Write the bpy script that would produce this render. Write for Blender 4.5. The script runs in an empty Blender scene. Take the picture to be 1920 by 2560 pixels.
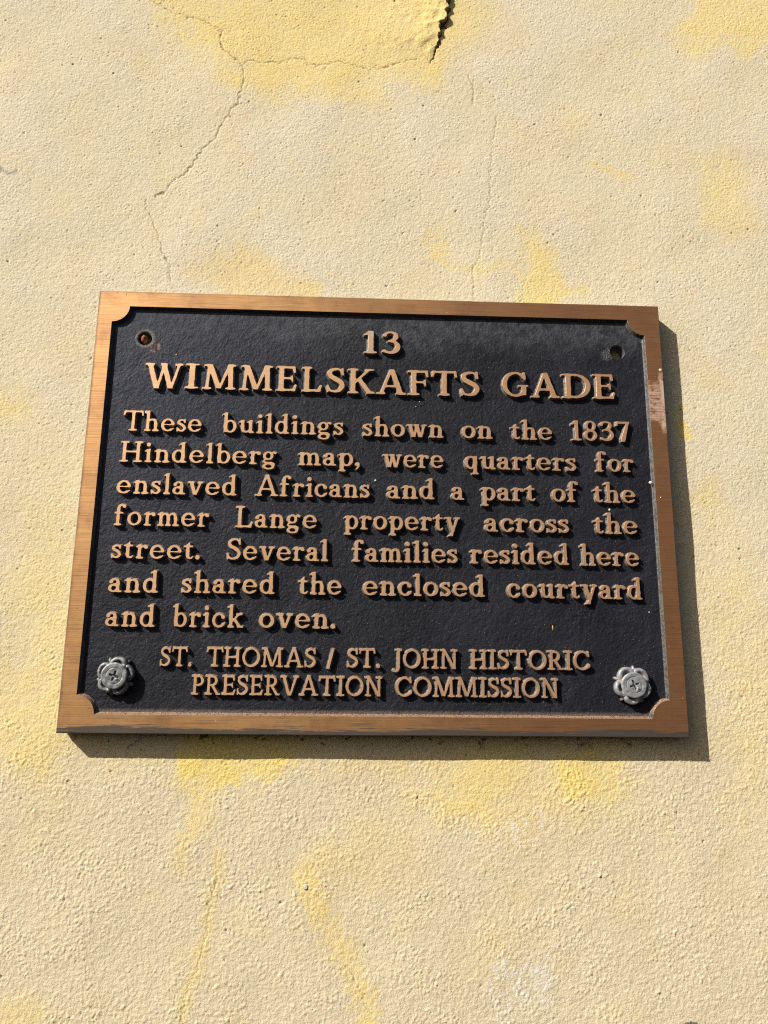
import bpy, bmesh, math, random
import numpy as np
from mathutils import Matrix, Vector
from mathutils.geometry import tessellate_polygon

rng = np.random.default_rng(7)
random.seed(7)
sc = bpy.context.scene
COL = sc.collection

# ---------------------------------------------------------------- camera, sky, sun, exposure
U = 0.3048                 # height of the plaque in metres; plaque coordinates are (x right, y down, z into the wall) in units of U
ASP = 1.331
ZC = 1.90                  # height of the plaque's centre above the ground
SUN = (1.50, 1.35)         # how far a shadow runs (right, down) per unit of depth
WALL_D = 0.040             # distance from the plaque's face to the wall
REL = 0.0087               # depth of the sunk background below the face
FPX = 1850.0
CAM = np.array([0.61571078, 0.8651941, -1.61552986])
RC = np.array([[0.9992152, -0.01020554, -0.03827303], [0.01797521, 0.97784767, 0.20854456], [0.03529688, -0.20906886, 0.9772637]])

def W(x, y, z=0.0):        # plaque coordinates -> world
    return Vector(((x - ASP / 2) * U, z * U, ZC - (y - 0.5) * U))

def PL(x, y, z=0.0):       # plaque coordinates -> metres in the frame of the plaque (origin at its centre)
    return ((x - ASP / 2) * U, z * U, -(y - 0.5) * U)

def at(px, py, z=0.0):     # where the sight line of a point measured in the photograph meets the plane at depth z
    d = RC.T @ np.array([(px - 960) / FPX, (py - 1280) / FPX, 1.0])
    s = (z - CAM[2]) / d[2]
    q = CAM + s * d
    return q[0], q[1]

cd = bpy.data.cameras.new('camera')
cam = bpy.data.objects.new('camera', cd)
COL.objects.link(cam)
def wv(v): return Vector((v[0], v[2], -v[1]))
rgt, dwn, fwd = wv(RC[0]), wv(RC[1]), wv(RC[2])
M = Matrix((rgt, -dwn, -fwd)).transposed().to_4x4()
M.translation = W(*CAM)
cam.matrix_world = M
cd.sensor_fit = 'HORIZONTAL'
cd.sensor_width = 36.0
cd.lens = FPX / 1920 * 36.0
cd.clip_start = 0.01
cd.clip_end = 100.0
sc.camera = cam

sunvec = Vector((-SUN[0], -1.0, SUN[1])).normalized()      # towards the sun
elev = math.asin(sunvec.z)
azim = math.atan2(sunvec.x, sunvec.y)
wd = bpy.data.worlds.new('World')
sc.world = wd
wd.use_nodes = True
wn = wd.node_tree
sky = wn.nodes.new('ShaderNodeTexSky')
sky.sky_type = 'NISHITA'
sky.sun_disc = False
sky.sun_elevation = elev
sky.sun_rotation = azim
sky.dust_density = 4.0
sky.ozone_density = 0.35
bgn = wn.nodes['Background']
bgn.inputs[1].default_value = 0.046
wn.links.new(sky.outputs[0], bgn.inputs[0])
sl = bpy.data.lights.new('sun', 'SUN')
sl.energy = 5.0
sl.angle = math.radians(0.53)
sl.color = (1.0, 0.95, 0.86)
so = bpy.data.objects.new('sun', sl)
COL.objects.link(so)
so.location = (-2, -2, 5)
so.rotation_euler = sunvec.to_track_quat('Z', 'Y').to_euler()
sc.view_settings.view_transform = 'Standard'
sc.view_settings.look = 'None'
sc.view_settings.exposure = 0.58
sc.view_settings.gamma = 1.0
sc.cycles.max_bounces = 6
sc.cycles.use_denoising = False
sc.cycles.filter_width = 1.15

# ---------------------------------------------------------------- helpers
def tag(o, label=None, cat=None, group=None, kind=None):
    if label: o['label'] = label
    if cat: o['category'] = cat
    if group: o['group'] = group
    if kind: o['kind'] = kind
    return o

def empty(name, loc):
    o = bpy.data.objects.new(name, None)
    o.location = loc
    o.empty_display_size = 0.02
    COL.objects.link(o)
    return o

def mesh_obj(name, verts, faces, mats, parent=None, midx=None, smooth=False):
    me = bpy.data.meshes.new(name)
    me.from_pydata(verts, [], faces)
    for m in mats: me.materials.append(m)
    if midx is not None: me.polygons.foreach_set('material_index', midx)
    me.polygons.foreach_set('use_smooth', [smooth] * len(me.polygons))
    me.update()
    o = bpy.data.objects.new(name, me)
    COL.objects.link(o)
    if parent: o.parent = parent
    return o

class V:                                        # a node socket with arithmetic
    def __init__(s, t, k): s.t, s.k = t, k
    def _m(s, op, *a):
        n = s.t.nodes.new('ShaderNodeMath'); n.operation = op
        for i, q in enumerate((s,) + a):
            if isinstance(q, V): s.t.links.new(q.k, n.inputs[i])
            else: n.inputs[i].default_value = q
        return V(s.t, n.outputs[0])
    def __add__(s, o): return s._m('ADD', o)
    __radd__ = __add__
    def __mul__(s, o): return s._m('MULTIPLY', o)
    __rmul__ = __mul__
    def __sub__(s, o): return s._m('SUBTRACT', o)
    def __rsub__(s, o): return (s * -1) + o
    def clamp(s):
        r = s._m('ADD', 0.0); r.k.node.use_clamp = True; return r
    def abs(s): return s._m('ABSOLUTE')
    def pow(s, p): return s._m('POWER', p)
    def max(s, o): return s._m('MAXIMUM', o)
    def min(s, o): return s._m('MINIMUM', o)
    def step(s, a, b):                           # smooth 0..1 between a and b
        n = s.t.nodes.new('ShaderNodeMapRange'); n.interpolation_type = 'SMOOTHSTEP'
        s.t.links.new(s.k, n.inputs[0])
        n.inputs[1].default_value = a; n.inputs[2].default_value = b
        return V(s.t, n.outputs[0])

class Mat:
    def __init__(s, name):
        s.m = bpy.data.materials.new(name); s.m.use_nodes = True
        s.t = s.m.node_tree; s.b = s.t.nodes['Principled BSDF']
        tc = s.t.nodes.new('ShaderNodeTexCoord'); s.obj = tc.outputs['Object']
        g = s.t.nodes.new('ShaderNodeNewGeometry'); s.pos = g.outputs['Position']; s.nrm = g.outputs['Normal']
        mp = s.t.nodes.new('ShaderNodeVectorMath'); mp.operation = 'SUBTRACT'
        s.t.links.new(s.pos, mp.inputs[0]); mp.inputs[1].default_value = (0, 0, ZC)
        s.loc = mp.outputs[0]                    # metres from the plaque's centre (everything is fixed to the wall)
    def xyz(s, k):
        n = s.t.nodes.new('ShaderNodeSeparateXYZ'); s.t.links.new(k, n.inputs[0])
        return V(s.t, n.outputs[0]), V(s.t, n.outputs[1]), V(s.t, n.outputs[2])
    def _map(s, scale, off=(0, 0, 0)):
        n = s.t.nodes.new('ShaderNodeMapping'); s.t.links.new(s.loc, n.inputs[0])
        n.inputs['Scale'].default_value = scale if isinstance(scale, tuple) else (scale,) * 3
        n.inputs['Location'].default_value = off
        return n.outputs[0]
    def noise(s, scale, detail=3, rough=0.55, off=(0, 0, 0), dist=0.0):
        n = s.t.nodes.new('ShaderNodeTexNoise'); s.t.links.new(s._map(scale, off), n.inputs['Vector'])
        n.inputs['Scale'].default_value = 1; n.inputs['Detail'].default_value = detail; n.inputs['Roughness'].default_value = rough
        n.inputs['Distortion'].default_value = dist
        return V(s.t, n.outputs[0])
    def voro(s, scale, off=(0, 0, 0), out='Distance', rand=1.0):
        n = s.t.nodes.new('ShaderNodeTexVoronoi'); s.t.links.new(s._map(scale, off), n.inputs['Vector'])
        n.inputs['Scale'].default_value = 1; n.inputs['Randomness'].default_value = rand
        return V(s.t, n.outputs[out])
    def vorocol(s, scale, off=(0, 0, 0)):
        n = s.t.nodes.new('ShaderNodeTexVoronoi'); s.t.links.new(s._map(scale, off), n.inputs['Vector'])
        n.inputs['Scale'].default_value = 1
        c = s.t.nodes.new('ShaderNodeSeparateColor'); s.t.links.new(n.outputs['Color'], c.inputs[0])
        return V(s.t, n.outputs['Distance']), V(s.t, c.outputs[0]), V(s.t, c.outputs[1])
    def mix(s, f, a, b):
        n = s.t.nodes.new('ShaderNodeMix'); n.data_type = 'RGBA'; n.clamp_factor = True
        if isinstance(f, V): s.t.links.new(f.k, n.inputs[0])
        else: n.inputs[0].default_value = f
        for q, i in ((a, 6), (b, 7)):
            if isinstance(q, tuple): n.inputs[i].default_value = (*q, 1)
            else: s.t.links.new(q, n.inputs[i])
        return n.outputs[2]
    def set(s, name, v):
        if isinstance(v, V): s.t.links.new(v.k, s.b.inputs[name])
        elif isinstance(v, (int, float)): s.b.inputs[name].default_value = v
        elif isinstance(v, tuple): s.b.inputs[name].default_value = (*v, 1)
        else: s.t.links.new(v, s.b.inputs[name])
    def bump(s, h, dist, strength=1.0):
        n = s.t.nodes.new('ShaderNodeBump'); n.inputs['Distance'].default_value = dist; n.inputs['Strength'].default_value = strength
        s.t.links.new(h.k, n.inputs['Height']); s.t.links.new(n.outputs[0], s.b.inputs['Normal'])

# ---------------------------------------------------------------- materials
def m_wall():
    m = Mat('lime_plaster')
    a = m.t.nodes.new('ShaderNodeAttribute'); a.attribute_name = 'paint'
    g = m.noise(900, 3, 0.6)
    f = m.noise(2600, 2, 0.6)
    m.set('Base Color', m.mix((g - 0.5) * 0.5 + 0.08, a.outputs['Color'], (0.46, 0.36, 0.20)))
    m.set('Roughness', 0.93)
    m.set('Specular IOR Level', 0.25)
    m.bump(m.noise(620, 4, 0.7, (3, 0, 1)) * 1.0 + g * 0.5 + f * 0.2, 0.00050, 1.0)
    return m.m

def m_bronze():
    m = Mat('brushed_bronze')
    x, y, z = m.xyz(m.loc)
    br = m.noise((22, 60, 2600), 3, 0.65)
    br2 = m.noise((9, 60, 900), 2, 0.6, (3, 1, 2))
    cl = m.noise(26, 4, 0.6, (5, 2, 1))
    cl2 = m.noise(70, 4, 0.65, (1, 7, 3))
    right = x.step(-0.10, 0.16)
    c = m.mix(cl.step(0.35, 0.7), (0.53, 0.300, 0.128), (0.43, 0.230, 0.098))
    c = m.mix(right * 0.9 * (cl2.step(0.2, 0.75) * 0.4 + 0.6), c, (0.255, 0.108, 0.052))  # fall-off of the sun's gloss to the right, painted as darker brown
    c = m.mix(m.noise((40, 40, 55), 5, 0.7, (7, 7, 1)).step(0.45, 0.72) * 0.5, c, (0.20, 0.105, 0.062))
    c = m.mix(m.noise((12, 40, 1500), 3, 0.7, (1, 3, 9)).step(0.58, 0.70) * 0.55, c, (0.14, 0.070, 0.036))
    c = m.mix((br - 0.5) * 2.2 + 0.12, c, (0.17, 0.075, 0.033))
    # dull greenish-black tarnish creeping up from the bottom edge and along the outer rim
    tz = z * -1
    tarn = (tz + (m.noise((34, 40, 900), 5, 0.75) - 0.5) * 0.014 + (m.noise((14, 40, 90), 2, 0.5) - 0.5) * 0.008).step(0.1478, 0.1492)
    st = (tz.step(0.137, 0.149) * m.noise((28, 40, 700), 3, 0.6, (8, 8, 8)).step(0.56, 0.64))
    top = (z + (m.noise((60, 40, 300), 3, 0.6, (4, 4, 0)) - 0.5) * 0.004).step(0.1505, 0.1525) * 0.4
    lft = ((x * -1) + (m.noise((300, 40, 60), 3, 0.6) - 0.5) * 0.004).step(0.2005, 0.2028) * 0.6
    dk = tarn.max(st).max(top).max(lft)
    c = m.mix((dk * 0.92).clamp(), c, (0.038, 0.037, 0.036))
    # chalky paint smeared over the right-hand rail
    n1 = m.noise(90, 5, 0.65, (2, 9, 4))
    pz = (z - 0.0775).abs()
    smear = ((pz * -1 + (n1 - 0.5) * 0.02) .step(-0.0165, -0.0130)) * x.step(0.1875, 0.189)
    edge = (x + (n1 - 0.5) * 0.006).step(0.1985, 0.2008) * (z + (n1 - 0.5) * 0.03).step(0.050, 0.064) * (z * -1).step(-0.105, -0.092)
    vis = m.noise((50, 60, 900), 4, 0.7, (6, 3, 8)).step(0.30, 0.58)
    chalk = (smear * vis * 0.55).max(edge * 0.7) * m.noise(240, 4, 0.7, (3, 3, 9)).step(0.30, 0.55)
    c = m.mix(chalk.clamp(), c, (0.50, 0.40, 0.33))
    # small white flecks and dark pits
    d, r1, r2 = m.vorocol(300)
    fl = (d * -1).step(-0.16, -0.08) * r1.step(0.955, 0.965)
    pit = (d * -1).step(-0.20, -0.10) * ((r1 * -1).step(-0.05, -0.035))
    c = m.mix(fl * 0.75, c, (0.62, 0.52, 0.40))
    c = m.mix(pit * 0.8, c, (0.09, 0.05, 0.03))
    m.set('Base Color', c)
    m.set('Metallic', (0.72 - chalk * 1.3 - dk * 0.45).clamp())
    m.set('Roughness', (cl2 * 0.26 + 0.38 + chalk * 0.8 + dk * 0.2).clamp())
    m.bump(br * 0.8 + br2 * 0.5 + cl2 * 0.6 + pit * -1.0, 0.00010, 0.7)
    return m.m

def m_panel():
    m = Mat('black_leather_grain_enamel')
    x, y, z = m.xyz(m.loc)
    a = m.noise(520, 3, 0.55, dist=0.4)
    b = m.noise(170, 3, 0.6, (3, 3, 3), 0.6)
    cl = m.noise(24, 4, 0.6, (9, 1, 4))
    dust = m.noise(1500, 3, 0.7, (1, 2, 7))
    d, r1, r2 = m.vorocol(820)
    sp = (d * -1).step(-0.26, -0.12) * (r1 + (cl - 0.5) * 0.25).step(0.875, 0.905)
    c = m.mix(cl.step(0.3, 0.75), (0.0125, 0.0132, 0.0180), (0.0195, 0.0205, 0.0275))
    # faded, chalked strip under the top rail and round the upper corners
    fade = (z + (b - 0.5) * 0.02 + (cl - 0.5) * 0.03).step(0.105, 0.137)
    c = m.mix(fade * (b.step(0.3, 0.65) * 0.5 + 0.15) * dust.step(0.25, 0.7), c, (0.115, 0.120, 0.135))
    sky_gloss = (x * -1 + (cl - 0.5) * 0.12).step(0.00, 0.18) * z.step(-0.12, 0.10)
    c = m.mix(sky_gloss * 0.45 * dust.step(0.25, 0.7), c, (0.062, 0.076, 0.120))  # sky reflection, with some dusty wear, painted bluish over the upper left
    # rust run below the upper left hole, chalk beside the upper right one
    hx, hy = PLX(HOLE_A[0]), PLZ(HOLE_A[1])
    ra = m.dist2(x - (hx + 0.0072), z - (hy - 0.0062))
    rust = ((ra - 0.0031).abs() * -1).step(-0.0016, -0.0004) * b.step(0.42, 0.56) * (x - hx + (z - hy) * -0.4).step(0.000, 0.004)
    c = m.mix(rust * 0.75, c, (0.36, 0.165, 0.085))
    rim = ((m.dist2(x - hx, z - hy) - 0.0062).abs() * -1).step(-0.0014, -0.0002) * dust.step(0.3, 0.6)
    c = m.mix(rim * 0.55, c, (0.26, 0.25, 0.24))
    gx, gy = PLX(HOLE_B[0]), PLZ(HOLE_B[1])
    rb = m.dist2(x - (gx - 0.0078), z - (gy - 0.0022))
    ch = (rb * -1 + (b - 0.5) * 0.006).step(-0.0048, -0.003) * dust.step(0.5, 0.66)
    c = m.mix(ch * 0.75, c, (0.42, 0.42, 0.42))
    c = m.mix(sp * 0.55, c, (0.40, 0.36, 0.32))
    # dusty bronze grit in the angle at the foot of the frame
    e1 = ((z * -1) + (dust - 0.5) * 0.004).step(0.1362, 0.1385) * 0.5
    c = m.mix(e1, c, (0.20, 0.15, 0.125))
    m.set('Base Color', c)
    m.set('Roughness', (cl * 0.14 + 0.46 + fade * 0.12 + sp * 0.3 + rust * 0.3).clamp())
    m.set('Specular IOR Level', 0.13)
    m.bump(a * 1.0 + b * 0.9 + dust * 0.35 + sp * 0.5 + m.noise(60, 3, 0.5, (5, 5, 5), 1.0) * 1.2, 0.00072, 0.9)
    return m.m

def PLX(v): return (v - ASP / 2) * U
def PLZ(v): return (0.5 - v) * U
def _d2(s, a, b):
    return (a * a + b * b)._m('SQRT')
Mat.dist2 = _d2

def m_flank(nm='worn_cast_flank', k=1.0):                                   # the sloping sides of letters and frame: worn paint over cast bronze
    m = Mat(nm)
    nx, ny, nz = m.xyz(m.nrm)
    a = m.noise(1500, 3, 0.7)
    b = m.noise(420, 3, 0.6, (2, 5, 1))
    w = (a * 0.6 + b * 0.4).step(0.40, 0.60)
    c = m.mix(w, (0.055 * k, 0.052 * k, 0.052 * k), (0.26 * k, 0.240 * k, 0.225 * k))
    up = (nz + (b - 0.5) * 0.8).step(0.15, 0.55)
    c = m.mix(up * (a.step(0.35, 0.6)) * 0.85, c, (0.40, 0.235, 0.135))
    sp = a.step(0.64, 0.70)
    c = m.mix(sp * 0.5 * k, c, (0.40, 0.34, 0.28))
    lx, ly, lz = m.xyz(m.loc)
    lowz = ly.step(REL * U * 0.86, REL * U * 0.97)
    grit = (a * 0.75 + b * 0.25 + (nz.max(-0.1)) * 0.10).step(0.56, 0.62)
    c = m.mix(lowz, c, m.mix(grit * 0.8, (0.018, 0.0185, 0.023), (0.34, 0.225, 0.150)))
    m.set('Base Color', c)
    m.set('Roughness', 0.55)
    m.set('Metallic', 0.15)
    m.bump(a + b * 0.6, 0.00018, 0.8)
    return m.m

def m_letter():                                  # rubbed bronze letter faces
    m = Mat('rubbed_bronze_letter_face')
    x, y, z = m.xyz(m.loc)
    br = m.noise((60, 60, 2600), 3, 0.6)
    cl = m.noise(60, 4, 0.65, (4, 4, 2))
    sp = m.noise(1700, 2, 0.6, (2, 2, 2))
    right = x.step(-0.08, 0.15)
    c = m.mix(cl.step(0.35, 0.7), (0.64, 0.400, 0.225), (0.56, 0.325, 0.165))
    c = m.mix(right * 0.6, c, (0.50, 0.270, 0.142))  # letters browner to the right: weaker sun gloss put into the colour
    c = m.mix((br - 0.5) * 0.9 + 0.05, c, (0.28, 0.14, 0.07))
    c = m.mix((sp.step(0.62, 0.72)) * 0.6, c, (0.14, 0.08, 0.05))
    c = m.mix(m.noise(520, 3, 0.6, (9, 2, 2)).step(0.56, 0.72) * 0.45, c, (0.50, 0.42, 0.34))
    # verdigris bloom on the number at the top
    ver = ((m.dist2(x - PLX(0.615), z - PLZ(0.095)) * -1) .step(-0.022, -0.012)) * m.noise(330, 3, 0.6).step(0.42, 0.58)
    c = m.mix(ver * 0.5, c, (0.42, 0.50, 0.47))
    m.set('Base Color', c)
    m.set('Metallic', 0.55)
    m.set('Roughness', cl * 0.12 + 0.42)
    m.bump(br + cl * 0.7 + sp * 0.4, 0.00008, 0.7)
    return m.m

def m_side():                                    # outer rim of the slab
    m = Mat('oxidised_slab_rim')
    a = m.noise(600, 4, 0.7)
    c = m.mix(a.step(0.35, 0.65), (0.10, 0.095, 0.085), (0.26, 0.27, 0.26))
    m.set('Base Color', c); m.set('Roughness', 0.7)
    m.bump(a, 0.0002, 0.8)
    return m.m

def m_zinc(nm, k):
    m = Mat(nm)
    a = m.noise(420, 4, 0.65)
    b = m.noise(1600, 3, 0.7, (3, 1, 1))
    r = m.noise(190, 3, 0.6, (8, 2, 5))
    c = m.mix(a.step(0.3, 0.7), (0.17 * k, 0.18 * k, 0.195 * k), (0.30 * k, 0.305 * k, 0.315 * k))
    c = m.mix(b.step(0.60, 0.70) * 0.6, c, (0.44 * k, 0.44 * k, 0.44 * k))
    c = m.mix(r.step(0.60, 0.68) * 0.5, c, (0.26, 0.14, 0.085))
    lx, ly, lz = m.xyz(m.loc)
    c = m.mix((ly.step(-0.0012, 0.0016)) * a.step(0.35, 0.6) * 0.7, c, (0.07, 0.055, 0.045))
    m.set('Base Color', c); m.set('Roughness', 0.52); m.set('Metallic', 0.35)
    m.bump(a * 0.8 + b * 0.6, 0.00022, 0.8)
    return m.m

def m_rust():
    m = Mat('rusty_iron')
    a = m.noise(700, 4, 0.7)
    c = m.mix(a.step(0.35, 0.65), (0.55, 0.20, 0.085), (0.26, 0.085, 0.04))
    m.set('Base Color', c); m.set('Roughness', 0.9)
    m.bump(a, 0.0006, 1.0)
    return m.m

def m_plain(name, c, r=0.7, metal=0.0):
    m = Mat(name)
    a = m.noise(1300, 3, 0.6)
    m.set('Base Color', m.mix(a.step(0.3, 0.8) * 0.5, c, tuple(q * 0.5 for q in c)))
    m.set('Roughness', r); m.set('Metallic', metal)
    m.bump(a, 0.0002, 0.6)
    return m.m

# ---------------------------------------------------------------- measured places
HOLE_A = at(362.4, 846, REL)
HOLE_B = at(1543, 880.5, REL)
ROS_H = 0.023                                    # height of the screw heads above the sunk background
ROS_A = at(284.4, 1689.8, REL - ROS_H)
ROS_B = at(1586.7, 1712.8, REL - ROS_H)

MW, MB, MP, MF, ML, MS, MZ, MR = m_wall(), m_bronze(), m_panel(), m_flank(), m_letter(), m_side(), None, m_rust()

# ================================================================ THE WALL
def build_wall():
    pts = [at(px, py, WALL_D) for px in (0, 1920) for py in (0, 2560)]
    x0, x1 = min(p[0] for p in pts) - 0.05, max(p[0] for p in pts) + 0.05
    y0, y1 = min(p[1] for p in pts) - 0.05, max(p[1] for p in pts) + 0.05
    step = 0.00212                                # about 0.65 mm
    nx, ny = int((x1 - x0) / step), int((y1 - y0) / step)
    print('wall grid', nx, ny)
    xs, ys = np.linspace(x0, x1, nx), np.linspace(y0, y1, ny)
    grow = np.cumsum(0.004 * 1.16 ** np.arange(42))
    grow = grow[grow < 9]
    xs = np.concatenate([x0 - grow[::-1], xs, x1 + grow])
    gy = grow[grow < 5.6]
    ys = np.concatenate([y0 - grow[::-1], ys, y1 + gy])
    nx, ny = len(xs), len(ys)
    X, Y = np.meshgrid(xs, ys)                    # (ny, nx)
    kx, ky = np.fft.rfftfreq(nx)[None, :], np.fft.fftfreq(ny)[:, None]
    def band(lam, asp=1.0, ang=0.0, width=0.55, seed=0):     # noise with a wavelength of lam cells, stretched along ang
        r = np.random.default_rng(seed).standard_normal((ny, nx))
        ca, sa = math.cos(ang), math.sin(ang)
        a, b = kx * ca + ky * sa, -kx * sa + ky * ca
        k = np.sqrt((a * asp) ** 2 + b ** 2) * lam + 1e-9
        f = np.exp(-(np.log(k) ** 2) / (2 * width ** 2))
        o = np.fft.irfft2(np.fft.rfft2(r) * f, s=(ny, nx))
        return o / o.std()
    ss = lambda v, a, b: (lambda t: t * t * (3 - 2 * t))(np.clip((v - a) / (b - a), 0, 1))
    big = band(260, seed=1); big2 = band(120, seed=2); med = band(45, seed=3); sml = band(14, seed=4)
    # where each vertex would stand in the photograph's own measure, to compare with measured cracks and stains
    Q = np.stack([X - CAM[0], Y - CAM[1], np.full_like(X, WALL_D - CAM[2])], -1) @ RC.T
    infront = np.maximum(Q[..., 2], 0.3)
    PX = Q[..., 0] / infront * FPX + 960
    PY = Q[..., 1] / infront * FPX + 1280
    low = ss(PY + 140 * big, 1150, 1950)           # the lower half is coarser
    # --- grain
    g1 = band(3.4, 1.3, math.radians(-38), 0.45, 11)
    g2 = band(3.7, 1.35, math.radians(-58), 0.45, 12)
    g3 = band(3.0, 1.0, 0, 0.5, 13)
    g4 = band(7, 1.3, math.radians(-45), 0.4, 14)
    p2 = band(6.0, 1.6, math.radians(-35), 0.45, 14); b2 = band(6.6, 1.5, math.radians(-60), 0.45, 15); b3 = band(10, 1.3, math.radians(-60), 0.4, 16)
    up = -1.7 * ss(g1, 0.2, 2.3) - 1.8 * ss(p2, 0.7, 2.5)
    dn = 1.7 * ss(g2, 0.0, 2.2) + 1.6 * ss(b2, 0.4, 2.4) + 0.7 * ss(b3, 0.9, 2.5) - 1.0 * ss(-g2, 0.9, 2.4)
    gr = up * (1 - low) + dn * low + 0.30 * g3
    amp = 0.00050 * (0.70 + 0.30 * np.tanh(big2) + 0.15 * med) * (0.95 + 0.18 * low)
    amp = amp * (0.50 + 0.62 * ss(band(80, 1.6, 0.6, 0.6, 17) + 0.5 * band(28, 2.5, 0.5, 0.5, 18), -1.5, 0.9))
    H = gr * amp + 0.00012 * g4 + 0.00006 * sml + 0.00010 * med + 0.0002 * big2 + 0.0008 * big
    pit = band(4.6, 1.2, math.radians(-40), 0.35, 21)
    H -= 0.0017 * ss(pit, 1.9, 2.9) * (1 - 0.5 * low)
    pit2 = band(8, 1.4, math.radians(-50), 0.35, 23)
    H -= 0.0022 * ss(pit2, 2.9, 3.5)
    knob = band(5.5, 1.2, math.radians(-55), 0.35, 22)
    H += 0.0013 * ss(knob, 2.0, 3.2) * (0.25 + 0.75 * low)
    # --- cracks (distance to polylines, in photograph pixels)
    wx, wy = 2.2 * sml, 2.2 * band(13, seed=31)
    def pdist(pl, wob=1.0, ext=40):
        D = np.full_like(PX, 1e3); S = np.zeros_like(PX)
        tot = 0
        L = sum(math.dist(a, b) for a, b in zip(pl, pl[1:]))
        for a, b in zip(pl, pl[1:]):
            l = math.dist(a, b)
            bx0, bx1 = min(a[0], b[0]) - ext, max(a[0], b[0]) + ext
            by0, by1 = min(a[1], b[1]) - ext, max(a[1], b[1]) + ext
            msk = (PX > bx0) & (PX < bx1) & (PY > by0) & (PY < by1)
            if not msk.any(): tot += l; continue
            px, py = PX[msk] + wob * wx[msk], PY[msk] + wob * wy[msk]
            t = np.clip(((px - a[0]) * (b[0] - a[0]) + (py - a[1]) * (b[1] - a[1])) / (l * l), 0, 1)
            d = np.hypot(px - a[0] - t * (b[0] - a[0]), py - a[1] - t * (b[1] - a[1]))
            dm = D[msk]; sm = S[msk]; c = d < dm
            dm[c] = d[c]; sm[c] = (tot + t[c] * l) / L
            D[msk] = dm; S[msk] = sm
            tot += l
        return D, S
    def cv(ox, oy, f, pts): return [(ox + x / f, oy + y / f) for x, y in pts]
    A = cv(340, 0, 3.16, [(675, 240), (665, 300), (680, 370), (720, 420), (780, 460), (835, 515), (857, 625), (830, 710), (805, 825), (750, 870), (680, 980), (615, 1110), (545, 1150), (490, 1230), (400, 1360), (290, 1430), (230, 1510), (150, 1550)])
    A2 = cv(340, 0, 3.16, [(75, 1585), (90, 1650), (150, 1790), (190, 1900), (215, 2000), (265, 2090), (270, 2215)])
    B = cv(340, 0, 3.16, [(100, -10), (200, 45), (300, 100), (410, 135), (500, 155), (580, 190), (640, 220), (675, 245)])
    C = cv(340, 0, 3.16, [(835, 515), (900, 475), (1000, 495), (1100, 490), (1190, 478), (1264, 455)]) + cv(700, 0, 2.765, [(100, 400), (160, 405), (200, 445), (260, 450), (420, 425), (520, 450), (620, 480), (720, 465), (820, 435), (950, 410)])
    Dk = cv(960, 0, 1.728, [(360, 320), (385, 360), (390, 400), (383, 450)])
    D2 = cv(960, 0, 1.728, [(490, 500), (470, 620), (457, 760), (460, 880), (437, 930), (430, 1000), (420, 1090), (383, 1170), (390, 1290)])
    E1 = cv(0, 1780, 1.728, [(935, 610), (940, 680), (935, 740), (905, 820), (897, 910), (895, 960), (870, 1040), (850, 1120), (820, 1170), (800, 1240), (780, 1360)])
    E2 = cv(0, 1780, 1.728, [(1500, 1100), (1520, 1130), (1550, 1190), (1580, 1270), (1610, 1310)])
    F1 = cv(0, 1780, 1.728, [(1010, 570), (1060, 500), (1140, 460), (1250, 380)])
    G1 = [(0, 421), (14, 430), (22, 436), (40, 430)]
    crk = np.zeros_like(PX)
    for pl, w, dep in ((A, 2.0, .85), (A2, 1.8, .75), (B, 1.7, .6), (C, 1.8, .65), (Dk, 1.7, .6), (D2, 1.6, .55), (E1, 1.6, .5), (E2, 1.8, .6), (F1, 1.5, .3), (G1, 1.6, .5)):
        d, s = pdist(pl, 0.8)
        v = dep * np.clip(1.25 - d / w, 0, 1) * (0.85 + 0.15 * np.tanh(sml))
        crk = np.maximum(crk, v)
    H -= 0.0022 * crk
    # the open crack at the top: its left lip stands away from the wall
    BC = [(1121, -60), (1121, 0), (1120, 22), (1116, 43), (1103, 61), (1102, 83), (1096, 98), (1094, 119), (1081.5, 139), (1074, 158)]
    px, py = PX + 0.7 * wx + 2.2 * band(22, seed=51) + 0.8 * band(7, seed=52), PY + 6 * band(25, seed=53)
    ylist = [p[1] for p in BC]; xlist = [p[0] for p in BC]
    cx = np.interp(py, ylist, xlist)
    sd = px - cx                                   # negative = left of the crack
    fade = ss(-py, -158, -60)
    lip = np.where(sd < 0, np.exp(sd / 70.0), 0) * fade * (0.0125 + 0.0008 * med) * ss(-PY, -175, -100)
    lip = lip * (PY < 170)
    H += lip
    gap = np.clip(1 - np.abs(sd - 2.0) / (2.2 + 2.2 * fade), 0, 1) * (PY < 158) * (0.4 + 0.6 * fade)
    H -= 0.012 * gap
    # --- colour of the paint
    cream = np.array([0.628, 0.556, 0.398]); grey = np.array([0.630, 0.562, 0.450]); warm = np.array([0.600, 0.490, 0.310])
    yel = np.array([0.730, 0.560, 0.190]); lemon = np.array([0.780, 0.590, 0.105]); org = np.array([0.660, 0.470, 0.215])
    P = cream[None, None, :] * np.ones(PX.shape + (1,))
    def lay(mask, col, k=1.0):
        nonlocal P
        m = np.clip(mask * k, 0, 1)[..., None]
        P = P * (1 - m) + col * m
    lay(ss(big + 0.5 * big2, 0.0, 1.6) * (1 - 0.7 * low), grey, 0.5)
    lay(ss(band(170, seed=5) + 0.5 * med * 0.5, 0.2, 1.8), warm, 0.30)
    lay(low, warm, 0.30)
    lay(ss(band(90, seed=6), 0.8, 2.2), yel, 0.12)
    UX, UY = PX + 14 * big2 + 6 * med + 6 * sml + 3 * g4, PY + 14 * band(110, seed=41) + 6 * band(40, seed=42) + 6 * band(13, seed=43) + 3 * g4
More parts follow.
